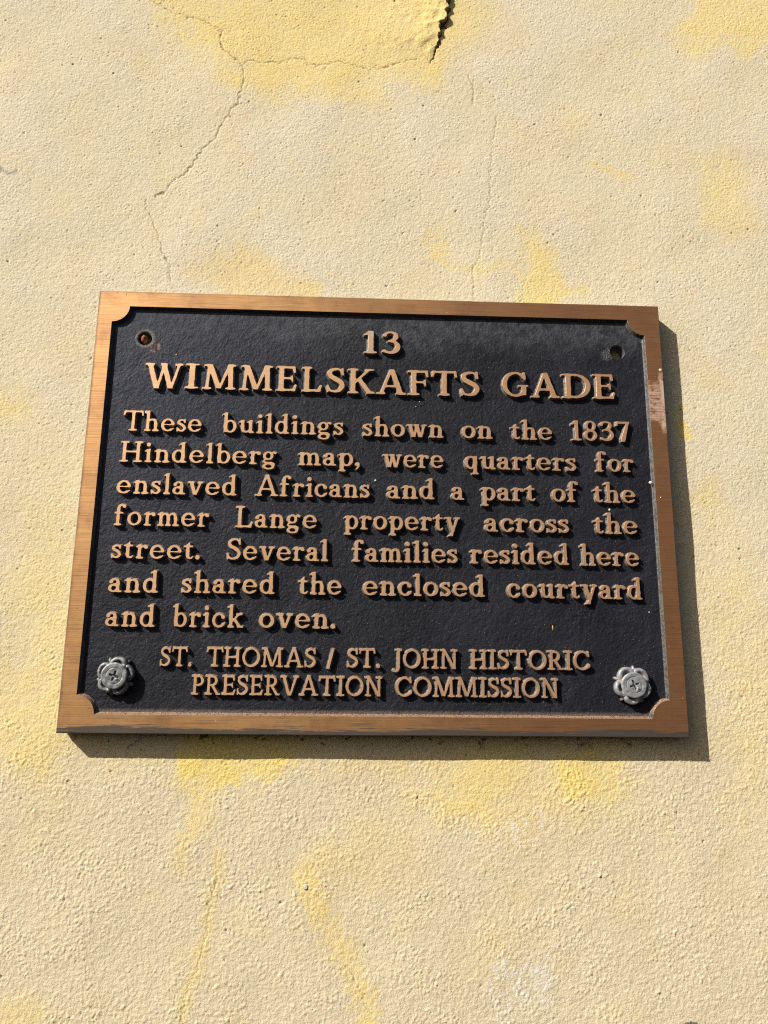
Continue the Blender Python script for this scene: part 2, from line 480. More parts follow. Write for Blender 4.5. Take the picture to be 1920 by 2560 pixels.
    def ell(cx, cy, rx, ry, ang=0, soft=0.5):
        a = math.radians(ang); c, s = math.cos(a), math.sin(a)
        u, v = (UX - cx) * c + (UY - cy) * s, -(UX - cx) * s + (UY - cy) * c
        r = np.hypot(u / rx, v / ry)
        return 1 - ss(r, 1 - soft, 1 + soft)
    def poly(pl, soft=18):
        ins = np.zeros(PX.shape, bool)
        n = len(pl); D = np.full_like(PX, 1e4)
        for i in range(n):
            (ax, ay), (bx, by) = pl[i], pl[(i + 1) % n]
            c = ((ay > UY) != (by > UY))
            if ay != by: ins ^= c & (UX < (bx - ax) * (UY - ay) / (by - ay) + ax)
            l2 = (bx - ax) ** 2 + (by - ay) ** 2
            t = np.clip(((UX - ax) * (bx - ax) + (UY - ay) * (by - ay)) / l2, 0, 1)
            D = np.minimum(D, np.hypot(UX - ax - t * (bx - ax), UY - ay - t * (by - ay)))
        return ss(np.where(ins, D, -D), -soft, soft)
    mott = 0.80 + 0.20 * np.tanh(0.6 * med + 0.6 * big2)
    lay(poly([(330, -300), (385, 10), (480, 110), (560, 175), (640, 210), (760, 245), (900, 238), (980, 205), (1110, 185), (1165, 120), (1200, 40), (1240, -300)], 50) * (0.5 + 0.5 * mott), yel, 0.66)
    lay(ell(1075, 60, 40, 110, 10, 0.8), yel, 0.45)
    lay(ell(780, 110, 300, 110, 0, 0.8) * mott, yel, 0.35)
    lay(poly([(1690, -300), (1725, 10), (1690, 120), (1940, 130), (2300, 120), (2300, -300)], 26) * (0.5 + 0.5 * mott), yel, 0.68)
    lay(ell(1810, 480, 58, 92, -25, 0.6), yel, 0.48)
    lay(ell(1590, 132, 16, 7), yel, 0.5); lay(ell(1295, 28, 8, 10), yel, 0.4)
    lay(ell(620, 690, 135, 66, 8, 0.5), org, 0.42)
    lay(ell(620, 690, 125, 60, 8, 0.6), yel, 0.25)
    lay(ell(760, 725, 40, 22, 30, 0.5), yel, 0.5)
    lay(ell(1350, 690, 50, 100, -6, 0.6), yel, 0.68)
    lay(ell(1420, 745, 60, 20, 0, 0.5), yel, 0.55)
    lay(ell(1092, 622, 20, 24, 0, 0.5), yel, 0.5); lay(ell(1190, 655, 90, 20, 8, 0.7), yel, 0.38)
    lay(ell(1455, 310, 30, 26, 0, 0.7), yel, 0.18)
    st, _ = pdist([(1478, 408), (1530, 426), (1578, 446)], 2.2)
    lay((1 - ss(st, 3, 9)), yel, 0.6)
    # left of the plaque
    lay(ell(10, 1012, 45, 42, 0, 0.8), yel, 0.5)
    lay(ell(125, 1580, 95, 330, 4, 0.95) * mott, lemon, 0.38)
    lay(ell(30, 1800, 150, 130, 0, 0.7) * mott, yel, 0.45)
    lay(ell(60, 1200, 90, 300, 0, 0.8) * mott, yel, 0.12)
    # under it
    lay(poly([(425, 1860), (425, 1950), (445, 2010), (500, 1985), (560, 1975), (690, 1935), (760, 1850), (700, 1820), (430, 1820)], 26) * mott, lemon, 0.80)
    lay(ell(500, 1990, 60, 80, 0, 0.6) * mott, yel, 0.45)
    lay(ell(1210, 1925, 100, 80, -10, 0.6) * mott, lemon, 0.55)
    lay(ell(1480, 1925, 90, 55, 0, 0.6) * mott, lemon, 0.65)
    lay(ell(1290, 1990, 260, 90, 6, 0.6) * mott, yel, 0.45)
    lay(ell(900, 1880, 900, 45, 0, 0.6) * mott, yel, 0.35)
    lay(ell(900, 2130, 190, 70, -25, 0.7) * mott, yel, 0.28)
    lay(ell(468, 2085, 30, 70, 6, 0.7), yel, 0.40)
    lay(ell(30, 2540, 90, 45, 0, 0.7), yel, 0.45)
    d, s = pdist([(760, 2190), (790, 2260), (835, 2340), (880, 2430), (915, 2500), (925, 2600)], 3.5, 90)
    lay((1 - ss(d, 14, 44)) * mott, yel, 0.62)
    d, s = pdist(E1, 2.0, 60)
    lay((1 - ss(d, 6, 26)), yel, 0.42)
    lay(ell(1240, 2350, 60, 90, 0, 0.7) * mott, yel, 0.22)
    lay(ell(990, 2180, 90, 60, 0, 0.8), org, 0.22); lay(ell(1330, 2160, 110, 160, 0, 0.8) * mott, org, 0.18)
    # right of it
    lay(ell(1840, 1540, 80, 180, -6, 0.7) * mott, yel, 0.33)
    lay(ell(1780, 1250, 30, 50, 0, 0.7), yel, 0.40)
    lay(ell(1880, 1850, 60, 210, 6, 0.6) * mott, yel, 0.32)
    lay(ell(1690, 1300, 60, 130, 0, 0.8) * mott, yel, 0.2)
    lay(poly([(1668, 1060), (1690, 1035), (1712, 1024), (1740, 1040), (1733, 1075), (1716, 1092), (1688, 1090), (1682, 1068)], 7) * (0.65 + 0.35 * ss(sml + g4, -1.0, 0.6)), lemon, 0.85)
    d, _ = pdist([(1695, 1094), (1728, 1090)], 1.5); lay(1 - ss(d, 2, 6), lemon, 0.7)
    d, _ = pdist([(1690, 1045), (1704, 1020)], 1.5); lay(1 - ss(d, 2, 6), lemon, 0.7)
    # bare whitish scuffs
    scuff = ell(1320, 2460, 85, 75, 25, 0.6) * ss(sml + 0.5 * g4 + 0.6 * med, 0.1, 0.9)
    scuff = np.maximum(scuff, ell(1340, 2070, 55, 35, 0, 0.6) * ss(sml + 0.6 * med, 0.2, 1.0) * 0.6)
    lay(scuff, np.array([0.66, 0.62, 0.54]), 0.85)
    H = H * (1 - 0.0 * scuff)
    # darker pits, crack lines and open gap; soot under the plaque
    lay(ss(pit, 2.1, 3.1) * (1 - 0.4 * low), np.array([0.22, 0.16, 0.08]), 0.55)
    lay(ss(pit2, 3.0, 3.5), np.array([0.16, 0.12, 0.07]), 0.7)
    lay(ss(crk, 0.05, 0.8), np.array([0.27, 0.195, 0.085]), 0.8)
    lay(gap, np.array([0.06, 0.045, 0.03]), 0.9)
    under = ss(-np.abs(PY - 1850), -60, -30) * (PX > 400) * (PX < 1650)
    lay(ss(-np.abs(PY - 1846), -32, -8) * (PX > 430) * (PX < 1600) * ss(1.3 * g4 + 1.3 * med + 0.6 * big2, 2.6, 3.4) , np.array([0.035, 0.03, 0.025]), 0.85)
    for pl in ([(985, 1868), (1000, 1858), (1015, 1852), (1030, 1850)], [(180, 1850), (190, 1840)], [(320, 1868), (350, 1848)], [(1200, 1870), (1206, 1858), (1203, 1848)]):
        d, _ = pdist(pl, 1.0); lay(1 - ss(d, 0.8, 2.6), np.array([0.09, 0.07, 0.05]), 0.7)
    lay((np.hypot((PX - 1727) / 20, (PY - 2562) / 8) < 1) * 1.0, np.array([0.07, 0.075, 0.07]), 0.9)
    lay(ell(1224, 100, 5, 6, 0, 0.4), np.array([0.16, 0.12, 0.07]), 0.9)
    d, _ = pdist(G1, 0.5); lay(1 - ss(d, 2, 7), np.array([0.28, 0.28, 0.28]), 0.6)
    P = P * (1 + 0.035 * np.tanh(sml))[..., None]
    P = np.clip(P, 0.01, 0.9)
    # --- flatten what lies far outside the view
    far = np.clip((np.maximum(np.abs(X - 0.6) - 1.1, np.abs(Y - 0.5) - 1.7)) / 0.6, 0, 1)
    H *= (1 - far)
    co = np.empty((ny * nx, 3), np.float32)
    co[:, 0] = ((X - ASP / 2) * U).ravel(); co[:, 1] = ((WALL_D - H) * U).ravel() ; co[:, 2] = (ZC - (Y - 0.5) * U).ravel()
    me = bpy.data.meshes.new('plaster_wall')
    me.vertices.add(nx * ny); me.vertices.foreach_set('co', co.ravel())
    i = np.arange((ny - 1) * (nx - 1)); r, c = i // (nx - 1), i % (nx - 1)
    a = r * nx + c
    q = np.stack([a, a + nx, a + nx + 1, a + 1], 1).astype(np.int32)
    me.loops.add(q.size); me.loops.foreach_set('vertex_index', q.ravel())
    me.polygons.add(len(q)); me.polygons.foreach_set('loop_start', np.arange(0, q.size, 4, dtype=np.int32))
    me.polygons.foreach_set('use_smooth', np.ones(len(q), bool))
    me.update(calc_edges=True)
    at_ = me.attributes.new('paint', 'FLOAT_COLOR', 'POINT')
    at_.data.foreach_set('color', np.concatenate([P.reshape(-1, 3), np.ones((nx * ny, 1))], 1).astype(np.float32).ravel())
    me.materials.append(MW)
    o = bpy.data.objects.new('plaster_wall', me); COL.objects.link(o)
    tag(o, 'rough cream plaster wall with yellow patches and hairline cracks behind the plaque', 'wall', kind='structure')
build_wall()

# ================================================================ THE PLAQUE
plaque = empty('bronze_plaque', (0, 0, ZC))
tag(plaque, 'black and bronze cast plaque with raised lettering fixed to the yellow plaster wall', 'plaque')

def ring_corner(cx, cy, r, a0, a1, n):
    return [(cx + r * math.cos(math.radians(a0 + (a1 - a0) * i / n)), cy + r * math.sin(math.radians(a0 + (a1 - a0) * i / n))) for i in range(n + 1)]

# inner edge of the raised rail, measured
li, ri = (at(279.8, 802)[0] + at(190.7, 1737.4)[0]) / 2, (at(1614.4, 838.7)[0] + at(1671.5, 1750)[0]) / 2
ti, bi = (at(327, 765.2)[1] + at(1570.5, 800)[1]) / 2, (at(233.7, 1785.6)[1] + at(1631, 1797.7)[1]) / 2
cr = (at(327, 765.2)[0] - li + at(279.8, 802)[1] - ti + ri - at(1570.5, 800)[0]) / 3
print('inner', li, ri, ti, bi, cr)
def inner(off, n=14):                              # contour moved inwards by off; scalloped corners keep their centre
    a, b, c, d = li + off, ri - off, ti + off, bi - off
    r = cr + off
    e = math.degrees(math.asin(off / r)) if off > 0 else 0
    P = ring_corner(li, ti, r, 90 - e, e, n)        # top left (y down): from the left rail round to the top rail
    P += ring_corner(ri, ti, r, 180 - e, 90 + e, n)
    P += ring_corner(ri, bi, r, 270 - e, 180 + e, n)
    P += ring_corner(li, bi, r, 360 - e, 270 + e, n)
    return P

def frame_and_panel():
    BV = 0.0016
    outer0 = [(BV, BV), (ASP - BV, BV), (ASP - BV, 1 - BV), (BV, 1 - BV)]
    # subdivide the outline a little and make it very slightly uneven
    def dense(P, k):
        o = []
        for i, p in enumerate(P):
            q = P[(i + 1) % len(P)]
            o += [(p[0] + (q[0] - p[0]) * j / k, p[1] + (q[1] - p[1]) * j / k) for j in range(k)]
        return o
    out = dense(outer0, 40)
    wob = np.cumsum(rng.standard_normal((len(out), 2)), 0) * 0.00012
    wob -= np.linspace(0, 1, len(out))[:, None] * wob[-1]
    out = [(p[0] + w[0], p[1] + w[1]) for p, w in zip(out, wob)]
    cx, cy = ASP / 2, 0.5
    def grow(P, g, z):
        return [(p[0] + (g if p[0] > cx else -g) * (1 if abs(abs(p[0] - cx) - cx) < 0.01 else 0), p[1] + (g if p[1] > cy else -g) * (1 if abs(abs(p[1] - cy) - cy) < 0.01 else 0), z) for p in P]
    inn = inner(0.0)
    rings = [[(x, y, 0.0) for x, y in out], grow(out, BV * 0.75, BV * 0.45), grow(out, BV, BV * 1.3), grow(out, BV * 1.0, WALL_D * 0.6), grow(out, BV * -1.5, WALL_D - 0.002)]
    V_, F_, MI = [], [], []
    for R_ in rings: V_ += [PL(*p) for p in R_]
    n = len(out)
    for k in range(len(rings) - 1):
        for i in range(n):
            j = (i + 1) % n
            F_.append((k * n + i, k * n + j, (k + 1) * n + j, (k + 1) * n + i)); MI.append(0 if k == 0 else 1)
    # face
    base = len(V_)
    ir = [inner(0.0), inner(0.0006), inner(0.0036), inner(0.0052)]
    iz = [0.0, 0.0006, REL * 0.80, REL]
    for P, z in zip(ir, iz): V_ += [PL(x, y, z) for x, y in P]
    m = len(ir[0])
    tri = tessellate_polygon([[Vector((x, y, 0)) for x, y in out], [Vector((x, y, 0)) for x, y in ir[0]]])
    mp = list(range(n)) + [base + i for i in range(m)]
    for t in tri: F_.append(tuple(mp[i] for i in t)); MI.append(0)
    for k in range(3):
        for i in range(m):
            j = (i + 1) % m
            F_.append((base + k * m + i, base + k * m + j, base + (k + 1) * m + j, base + (k + 1) * m + i)); MI.append(2)
    # back plate that closes the slab, holes left open
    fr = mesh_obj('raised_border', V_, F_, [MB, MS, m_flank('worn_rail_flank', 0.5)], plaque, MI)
    fix(fr)
    # sunk background with the two open holes
    V2, F2 = [], []
    R0 = inner(0.0050)
    loops = [[(x, y) for x, y in R0]]
    for (hx, hy), rr in ((HOLE_A, 0.0180), (HOLE_B, 0.0182)):
        loops.append([(hx + rr * math.cos(t) * (1 + 0.02 * math.sin(3 * t)), hy + rr * math.sin(t)) for t in np.linspace(0, 2 * math.pi, 41)[:-1]])
    idx = []
    for L in loops:
        idx.append(list(range(len(V2), len(V2) + len(L)))); V2 += [PL(x, y, REL) for x, y in L]
    flat = [i for l in idx for i in l]
    for t in tessellate_polygon([[Vector((x, y, 0)) for x, y in L] for L in loops]): F2.append(tuple(flat[i] for i in t))
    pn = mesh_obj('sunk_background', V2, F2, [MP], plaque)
    fix(pn)
    for k, ((hx, hy), rr) in enumerate(((HOLE_A, 0.0180), (HOLE_B, 0.0182))):
        prof = [(1.0, REL), (0.95, REL + 0.0008), (0.90, REL + 0.003), (0.86, REL + 0.012), (0.84, WALL_D - 0.004)] if k == 0 else [(1.0, REL), (0.985, REL + 0.0006), (0.97, REL + 0.004), (0.93, REL + 0.016), (0.92, WALL_D - 0.004)]
        Vh, Fh = [], []
        ts = np.linspace(0, 2 * math.pi, 41)[:-1]
        for s, z in prof: Vh += [PL(hx + s * rr * math.cos(t) * (1 + 0.02 * math.sin(3 * t)), hy + s * rr * math.sin(t), z) for t in ts]
        for a in range(len(prof) - 1):
            for i in range(40):
                j = (i + 1) % 40
                Fh.append((a * 40 + i, a * 40 + j, (a + 1) * 40 + j, (a + 1) * 40 + i))
        mesh_obj('bolt_hole', Vh, Fh, [m_plain('bare_hole_metal', (0.20, 0.19, 0.185) if k == 0 else (0.10, 0.095, 0.095), 0.5, 0.1)], plaque, smooth=True)

def fix(o):
    bm = bmesh.new(); bm.from_mesh(o.data)
    bmesh.ops.recalc_face_normals(bm, faces=bm.faces)
    # open sheets: make the big faces look out of the wall
    big = max(bm.faces, key=lambda f: f.calc_area())
    if big.normal.y > 0: bmesh.ops.reverse_faces(bm, faces=bm.faces)
    bm.to_mesh(o.data); bm.free()
frame_and_panel()

# ---------------------------------------------------------------- letterforms, drawn as distance fields
RES = 60
class G:
    def __init__(s, S, T, w=1.5, y0=-0.42, y1=1.2):
        s.S, s.T = S, T
        s.x = np.arange(-0.25, w + 0.3, 1 / RES); s.y = np.arange(y0, y1, 1 / RES)
        s.X, s.Y = np.meshgrid(s.x, s.y)
        s.f = np.full_like(s.X, 9.0)
    def add(s, d, k=0.035):
        h = np.clip(k - np.abs(s.f - d), 0, None) / k
        s.f = np.minimum(s.f, d) - h * h * k * 0.25
    def quad(s, P, k=0.035, r=0.012):                # convex polygon
        a = sum(P[i][0] * P[(i + 1) % len(P)][1] - P[(i + 1) % len(P)][0] * P[i][1] for i in range(len(P)))
        if a < 0: P = P[::-1]
        d = np.full_like(s.X, -9.0)
        for i in range(len(P)):
            (ax, ay), (bx, by) = P[i], P[(i + 1) % len(P)]
            l = math.hypot(bx - ax, by - ay)
            d = np.maximum(d, ((s.X - ax) * (by - ay) - (s.Y - ay) * (bx - ax)) / l)
        s.add(d, k)
    def bar(s, x0, y0, x1, y1, w0, w1=None, k=0.035):
        w1 = w0 if w1 is None else w1
        l = math.hypot(x1 - x0, y1 - y0); nx, ny = -(y1 - y0) / l / 2, (x1 - x0) / l / 2
        s.quad([(x0 + nx * w0, y0 + ny * w0), (x1 + nx * w1, y1 + ny * w1), (x1 - nx * w1, y1 - ny * w1), (x0 - nx * w0, y0 - ny * w0)], k)
    def diag(s, x0, x1, w, y0=1.0, y1=0.0, k=0.035):    # slanted stroke cut level at top and foot; w measured level
        s.quad([(x0 - w / 2, y0), (x0 + w / 2, y0), (x1 + w / 2, y1), (x1 - w / 2, y1)], k)
    def stem(s, x, y0, y1, w=None): w = w or s.S; s.quad([(x - w / 2, y0), (x + w / 2, y0), (x + w / 2, y1), (x - w / 2, y1)])
    def foot(s, x, l, r, y=0.0, t=0.075): s.quad([(x - l, y), (x + r, y), (x + r - 0.01, y + t), (x - l + 0.01, y + t)], 0.06)
    def head(s, x, l, r, y=1.0, t=0.075): s.quad([(x - l + 0.01, y - t), (x + r - 0.01, y - t), (x + r, y), (x - l, y)], 0.06)
    def caps(s, P, Wd, k=0.03):                          # round stroke through points, widths given per point
        P = np.array(P, float); Wd = np.array(Wd, float)
        if len(P) > 2:
            Q, Z = [], []
            n = len(P)
            for i in range(n - 1):
                p0, p1, p2, p3 = P[max(i - 1, 0)], P[i], P[i + 1], P[min(i + 2, n - 1)]
                for t in np.linspace(0, 1, 7)[:-1]:
                    Q.append(0.5 * ((2 * p1) + (-p0 + p2) * t + (2 * p0 - 5 * p1 + 4 * p2 - p3) * t * t + (-p0 + 3 * p1 - 3 * p2 + p3) * t ** 3))
                    Z.append(Wd[i] + (Wd[i + 1] - Wd[i]) * t)
            Q.append(P[-1]); Z.append(Wd[-1]); P, Wd = np.array(Q), np.array(Z)
        d = np.full_like(s.X, 9.0)
        for i in range(len(P) - 1):
            a, b = P[i], P[i + 1]; l2 = max(((b - a) ** 2).sum(), 1e-9)
            t = np.clip(((s.X - a[0]) * (b[0] - a[0]) + (s.Y - a[1]) * (b[1] - a[1])) / l2, 0, 1)
            d = np.minimum(d, np.hypot(s.X - a[0] - t * (b[0] - a[0]), s.Y - a[1] - t * (b[1] - a[1])) - (Wd[i] + (Wd[i + 1] - Wd[i]) * t) / 2)
        s.add(d, k)
    def arc(s, cx, cy, rx, ry, a0=0, a1=360, S=None, T=None, k=0.03):   # rx, ry: outer radii
        S, T = S or s.S, T or s.T
        n = max(8, int(abs(a1 - a0) / 12)); P, Wd = [], []
        for i in range(n + 1):
            t = math.radians(a0 + (a1 - a0) * i / n); c = abs(math.cos(t)) ** 1.6
            w = T + (S - T) * c
            P.append((cx + (rx - w / 2) * math.cos(t), cy + (ry - w / 2) * math.sin(t))); Wd.append(w)
        # straight chords are fine at this step
        P = np.array(P); d = np.full_like(s.X, 9.0)
        for i in range(n):
            a, b = P[i], P[i + 1]; l2 = ((b - a) ** 2).sum()
            t = np.clip(((s.X - a[0]) * (b[0] - a[0]) + (s.Y - a[1]) * (b[1] - a[1])) / l2, 0, 1)
            d = np.minimum(d, np.hypot(s.X - a[0] - t * (b[0] - a[0]), s.Y - a[1] - t * (b[1] - a[1])) - (Wd[i] + (Wd[i + 1] - Wd[i]) * t) / 2)
        s.add(d, k)
    def dot(s, x, y, r, k=0.03): s.add(np.hypot(s.X - x, s.Y - y) - r, k)

XH = 0.63
def glyph(ch, S, T):
    g = G(S, T); X = XH
    def flag(x, y):                                    # slanted head serif at the left of a lowercase stem
        g.quad([(x - S / 2 - 0.10, y - 0.075), (x - S / 2 - 0.10, y - 0.12), (x + 0.02, y - 0.12), (x + S / 2, y), (x + S / 2 - 0.03, y + 0.02)], 0.05)
    def arch(x0, x1):
        g.caps([(x0, X - 0.24), (x0 + 0.07, X - 0.11), (x0 + (x1 - x0) * 0.52, X - 0.055), (x1 - 0.045, X - 0.10), (x1, X - 0.24), (x1, X - 0.33)], [T * .8, T * .9, T * 1.1, S * .92, S, S])
        g.stem(x1, 0, X - 0.26)
    b = 0.15
    if ch == 'I': g.stem(.22, 0, 1); g.foot(.22, .21, .21); g.head(.22, .21, .21)
    elif ch == 'H':
        for x in (.2, .78): g.stem(x, 0, 1); g.foot(x, .19, .19); g.head(x, .19, .19)
        g.bar(.2, .5, .78, .5, T)
    elif ch == 'T':
        g.stem(.45, 0, 1); g.foot(.45, .2, .2); g.bar(.04, 1 - T / 2, .86, 1 - T / 2, T)
        g.quad([(0.02, 1), (.13, 1), (.06, .74), (-.02, .75)]); g.quad([(.88, 1), (.77, 1), (.84, .74), (.92, .75)])
    elif ch == 'L':
        g.stem(.22, 0, 1); g.foot(.22, .2, .1); g.head(.22, .2, .2); g.bar(.2, T / 2, .72, T / 2, T)
        g.quad([(.58, 0), (.72, 0), (.79, .26), (.72, .28)])
    elif ch in 'EF':
        g.stem(.22, 0, 1); g.head(.22, .2, .1); g.foot(.22, .2, .1 if ch == 'E' else .2)
        g.bar(.2, 1 - T / 2, .68, 1 - T / 2, T); g.quad([(.56, 1), (.70, 1), (.72, .74), (.66, .73)])
        g.bar(.2, .52, .55, .52, T * .95); g.quad([(.54, .50), (.62, .68), (.64, .36), (.60, .36)], .05)
        if ch == 'E': g.bar(.2, T / 2, .70, T / 2, T); g.quad([(.58, 0), (.71, 0), (.78, .26), (.71, .28)])
    elif ch == 'A':
        g.diag(.50, .15, T * 1.15); g.diag(.53, .87, S * 1.08); g.bar(.25, .33, .77, .33, T)
        g.foot(.14, .16, .17); g.foot(.88, .19, .17); g.quad([(.42, 1.0), (.60, 1.0), (.58, 1.03), (.48, 1.03)])
    elif ch == 'V':
        g.diag(.16, .48, S * 1.08); g.diag(.86, .53, T * 1.15); g.head(.16, .18, .18); g.head(.85, .16, .16)
    elif ch == 'W':
        g.diag(.16, .45, S * 1.1); g.diag(.70, .48, T * 1.1); g.diag(.67, .96, S * 1.1); g.diag(1.26, .99, T * 1.1)
        g.head(.16, .18, .18); g.head(.68, .12, .12); g.head(1.25, .16, .16)
    elif ch == 'M':
        g.diag(.25, .19, T * 1.2); g.diag(.27, .62, S * 1.12, 1, .04); g.diag(1.0, .64, T * 1.15, 1, .04); g.diag(1.02, 1.05, S)
        g.foot(.19, .17, .17); g.foot(1.05, .2, .19); g.head(.24, .2, .06); g.head(1.03, .05, .2)
    elif ch == 'N':
        g.stem(.2, 0, 1, T * 1.15); g.diag(.22, .80, S * 1.2); g.stem(.82, 0, 1, T * 1.15)
        g.foot(.2, .17, .17); g.head(.2, .19, .08); g.head(.82, .17, .17)
    elif ch == 'K':
        g.stem(.22, 0, 1); g.foot(.22, .2, .2); g.head(.22, .2, .2)
        g.diag(.80, .27, T * 1.3, .97, .42); g.diag(.43, .83, S * 1.2, .58, .02); g.foot(.85, .13, .17); g.head(.81, .16, .17)
    elif ch == 'D':
        g.stem(.22, 0, 1); g.foot(.22, .2, 0); g.head(.22, .2, 0); g.arc(.46, .5, .50, .5, -90, 90)
        g.bar(.2, 1 - T / 2, .48, 1 - T / 2, T); g.bar(.2, T / 2, .48, T / 2, T)
    elif ch in 'PR':
        g.stem(.22, 0, 1); g.foot(.22, .2, .2); g.head(.22, .2, 0); g.arc(.42, .725, .28, .275, -90, 90)
        g.bar(.2, 1 - T / 2, .43, 1 - T / 2, T); g.bar(.2, .45 + T / 2, .43, .45 + T / 2, T)
        if ch == 'R': g.diag(.40, .72, S * 1.12, .5, .03); g.quad([(.62, 0), (.86, 0), (.86, .06), (.66, .09)], .05)
    elif ch == 'O': g.arc(.49, .5, .49, .515)
    elif ch in 'CG':
        g.arc(.49, .5, .49, .515, 42, 322 if ch == 'C' else 312)
        g.quad([(.79, 1.0), (.86, 1.0), (.87, .68), (.81, .68)], .05)
        if ch == 'C': g.quad([(.83, .10), (.88, .16), (.90, .30), (.84, .30)], .05)
        else: g.stem(.80, .06, .44, S * .95); g.head(.80, .2, .17, .48)
    elif ch == 'J':
        g.stem(.38, 0, 1); g.head(.38, .19, .19); g.caps([(.38, .1), (.35, -.08), (.24, -.17), (.14, -.16)], [S, S * .9, T, T]); g.dot(.12, -.13, .085)
    elif ch == 'S':
        g.caps([(.56, .74), (.50, .90), (.34, .955), (.17, .89), (.115, .76), (.19, .63), (.36, .53), (.51, .42), (.56, .27), (.47, .10), (.30, .045), (.14, .09), (.07, .26)],
               [T * .7, T * .9, T, S * .85, S * .95, S * 1.05, S * 1.12, S * 1.05, S * .95, S * .8, T, T * .9, T * .7])
        g.quad([(.53, 1.0), (.60, 1.0), (.61, .69), (.55, .70)], .04); g.quad([(.02, .31), (.08, .30), (.09, 0.0), (.03, 0.0)], .04)
    # ---- lowercase
    elif ch == 'n': g.stem(b, 0, X); flag(b, X); g.foot(b, .15, .15); arch(b, .50); g.foot(.50, .15, .16)
    elif ch == 'm':
        g.stem(b, 0, X); flag(b, X); g.foot(b, .15, .14)
        for x0, x1 in ((b, .47), (.47, .79)): arch(x0, x1); g.foot(x1, .13, .14 if x1 < .6 else .16)
    elif ch == 'h': g.stem(b, 0, 1); flag(b, 1.0); g.foot(b, .15, .15); arch(b, .51); g.foot(.51, .15, .16)
    elif ch == 'l': g.stem(b, 0, 1); flag(b, 1.0); g.foot(b, .15, .15)
    elif ch == 'i': g.stem(b, 0, X); flag(b, X); g.foot(b, .15, .15); g.dot(b - .01, .86, .098)
    elif ch == 'r':
        g.stem(b, 0, X); flag(b, X); g.foot(b, .15, .18)
        g.caps([(b, X - .25), (b + .07, X - .11), (b + .18, X - .05), (b + .26, X - .07)], [T * .8, T * .9, T * 1.1, T * 1.2]); g.dot(b + .265, X - .10, .088)
    elif ch == 'u':
        g.stem(b, .2, X); flag(b, X); g.stem(.50, 0, X); flag(.50, X)
        g.caps([(b, .33), (b, .22), (b + .045, .10), (b + .16, .055), (.44, .12), (.50, .25)], [S, S, S * .92, T * 1.1, T * .9, T * .8]); g.foot(.52, .05, .14, 0, .075)
    elif ch == 'o': g.arc(.31, X / 2, .31, X / 2 + .012)
    elif ch == 'c':
        g.arc(.30, X / 2, .30, X / 2 + .012, 38, 318); g.dot(.47, X - .17, .085); g.caps([(.50, .12), (.55, .20)], [T * .8, T * .6])
    elif ch == 'e':
        g.arc(.31, X / 2, .31, X / 2 + .012, 11, 304, S, T); g.bar(.10, X * .53, .57, X * .53, T * .66); g.caps([(.48, .085), (.56, .15)], [T * .8, T * .5])
    elif ch in 'bp':
        y0, y1 = (0, 1.0) if ch == 'b' else (-.26, X)
        g.stem(b, y0 + (.03 if ch == 'b' else 0), y1); flag(b, y1); g.arc(.34, X / 2, .28, X / 2 + .012)
        if ch == 'p': g.foot(b, .15, .16, -.26)
    elif ch in 'dq':
        g.stem(.48, 0 if ch == 'd' else -.26, 1.0 if ch == 'd' else X); g.arc(.29, X / 2, .28, X / 2 + .012)
        if ch == 'd': flag(.48, 1.0); g.foot(.50, .05, .15)
        else: g.foot(.48, .15, .15, -.26); g.quad([(.42, X - .05), (.52, X + .02), (.56, X + .02), (.56, X - .10)])
    elif ch == 'a':
        g.stem(.41, .05, X - .18); g.caps([(.41, X - .22), (.40, X - .12), (.33, X - .055), (.22, X - .05), (.13, X - .10)], [S, S * .95, T * 1.15, T, T]); g.dot(.125, X - .155, .082)
        g.arc(.235, .185, .215, .195, 60, 320, S * .95, T * .95); g.caps([(.40, .36), (.32, .37), (.24, .355)], [T * .8, T * .85, T * .9]); g.caps([(.36, .08), (.42, .12)], [T * .8, T * .8])
        g.foot(.46, .08, .12)
    elif ch == 's':
        g.caps([(.37, X - .16), (.33, X - .07), (.23, X - .045), (.12, X - .09), (.095, X - .17), (.16, X - .245), (.27, X - .30), (.365, .23), (.37, .13), (.29, .055), (.19, .045), (.09, .10), (.055, .17)],
               [T * .7, T * .85, T, S * .8, S * .88, S * .95, S, S * .95, S * .85, T * 1.1, T * .95, T * .85, T * .7])
        g.quad([(.35, X), (.41, X), (.415, X - .20), (.365, X - .19)], .04); g.quad([(.02, .21), (.07, .20), (.085, 0), (.03, 0)], .04)
        g.dot(.10, .105, .06)
    elif ch == 't':
        g.stem(.20, .15, X + .05); g.quad([(.12, X - .02), (.28, X + .19), (.285, X - .05)]); g.bar(.02, X - .04, .42, X - .04, T * .85)
        g.caps([(.20, .25), (.205, .12), (.27, .05), (.36, .06), (.42, .12)], [S, S * .95, T * 1.1, T, T * .7])
    elif ch == 'f':
        g.stem(.18, 0, .82); g.foot(.18, .17, .18); g.bar(.02, X - .04, .40, X - .04, T * .85)
        g.caps([(.18, .75), (.195, .88), (.28, .965), (.38, .96)], [S, S * .9, T * 1.1, T]); g.dot(.42, .905, .085)
    elif ch == 'g':
        g.arc(.26, X - .205, .225, .215, 0, 360, S * .88, T * .9); g.caps([(.42, X - .06), (.50, X - .03), (.56, X - .05)], [T * .8, T, T * 1.1]); g.dot(.555, X - .065, .06)
        g.caps([(.14, X - .39), (.085, .165), (.13, .10), (.27, .075), (.42, .06), (.50, .0)], [T * .8, T * .95, T * 1.1, T * 1.15, S * .85, S * .85])
        g.arc(.285, -.09, .255, .165, 0, 360, S * .80, T * .85)
    elif ch == 'k':
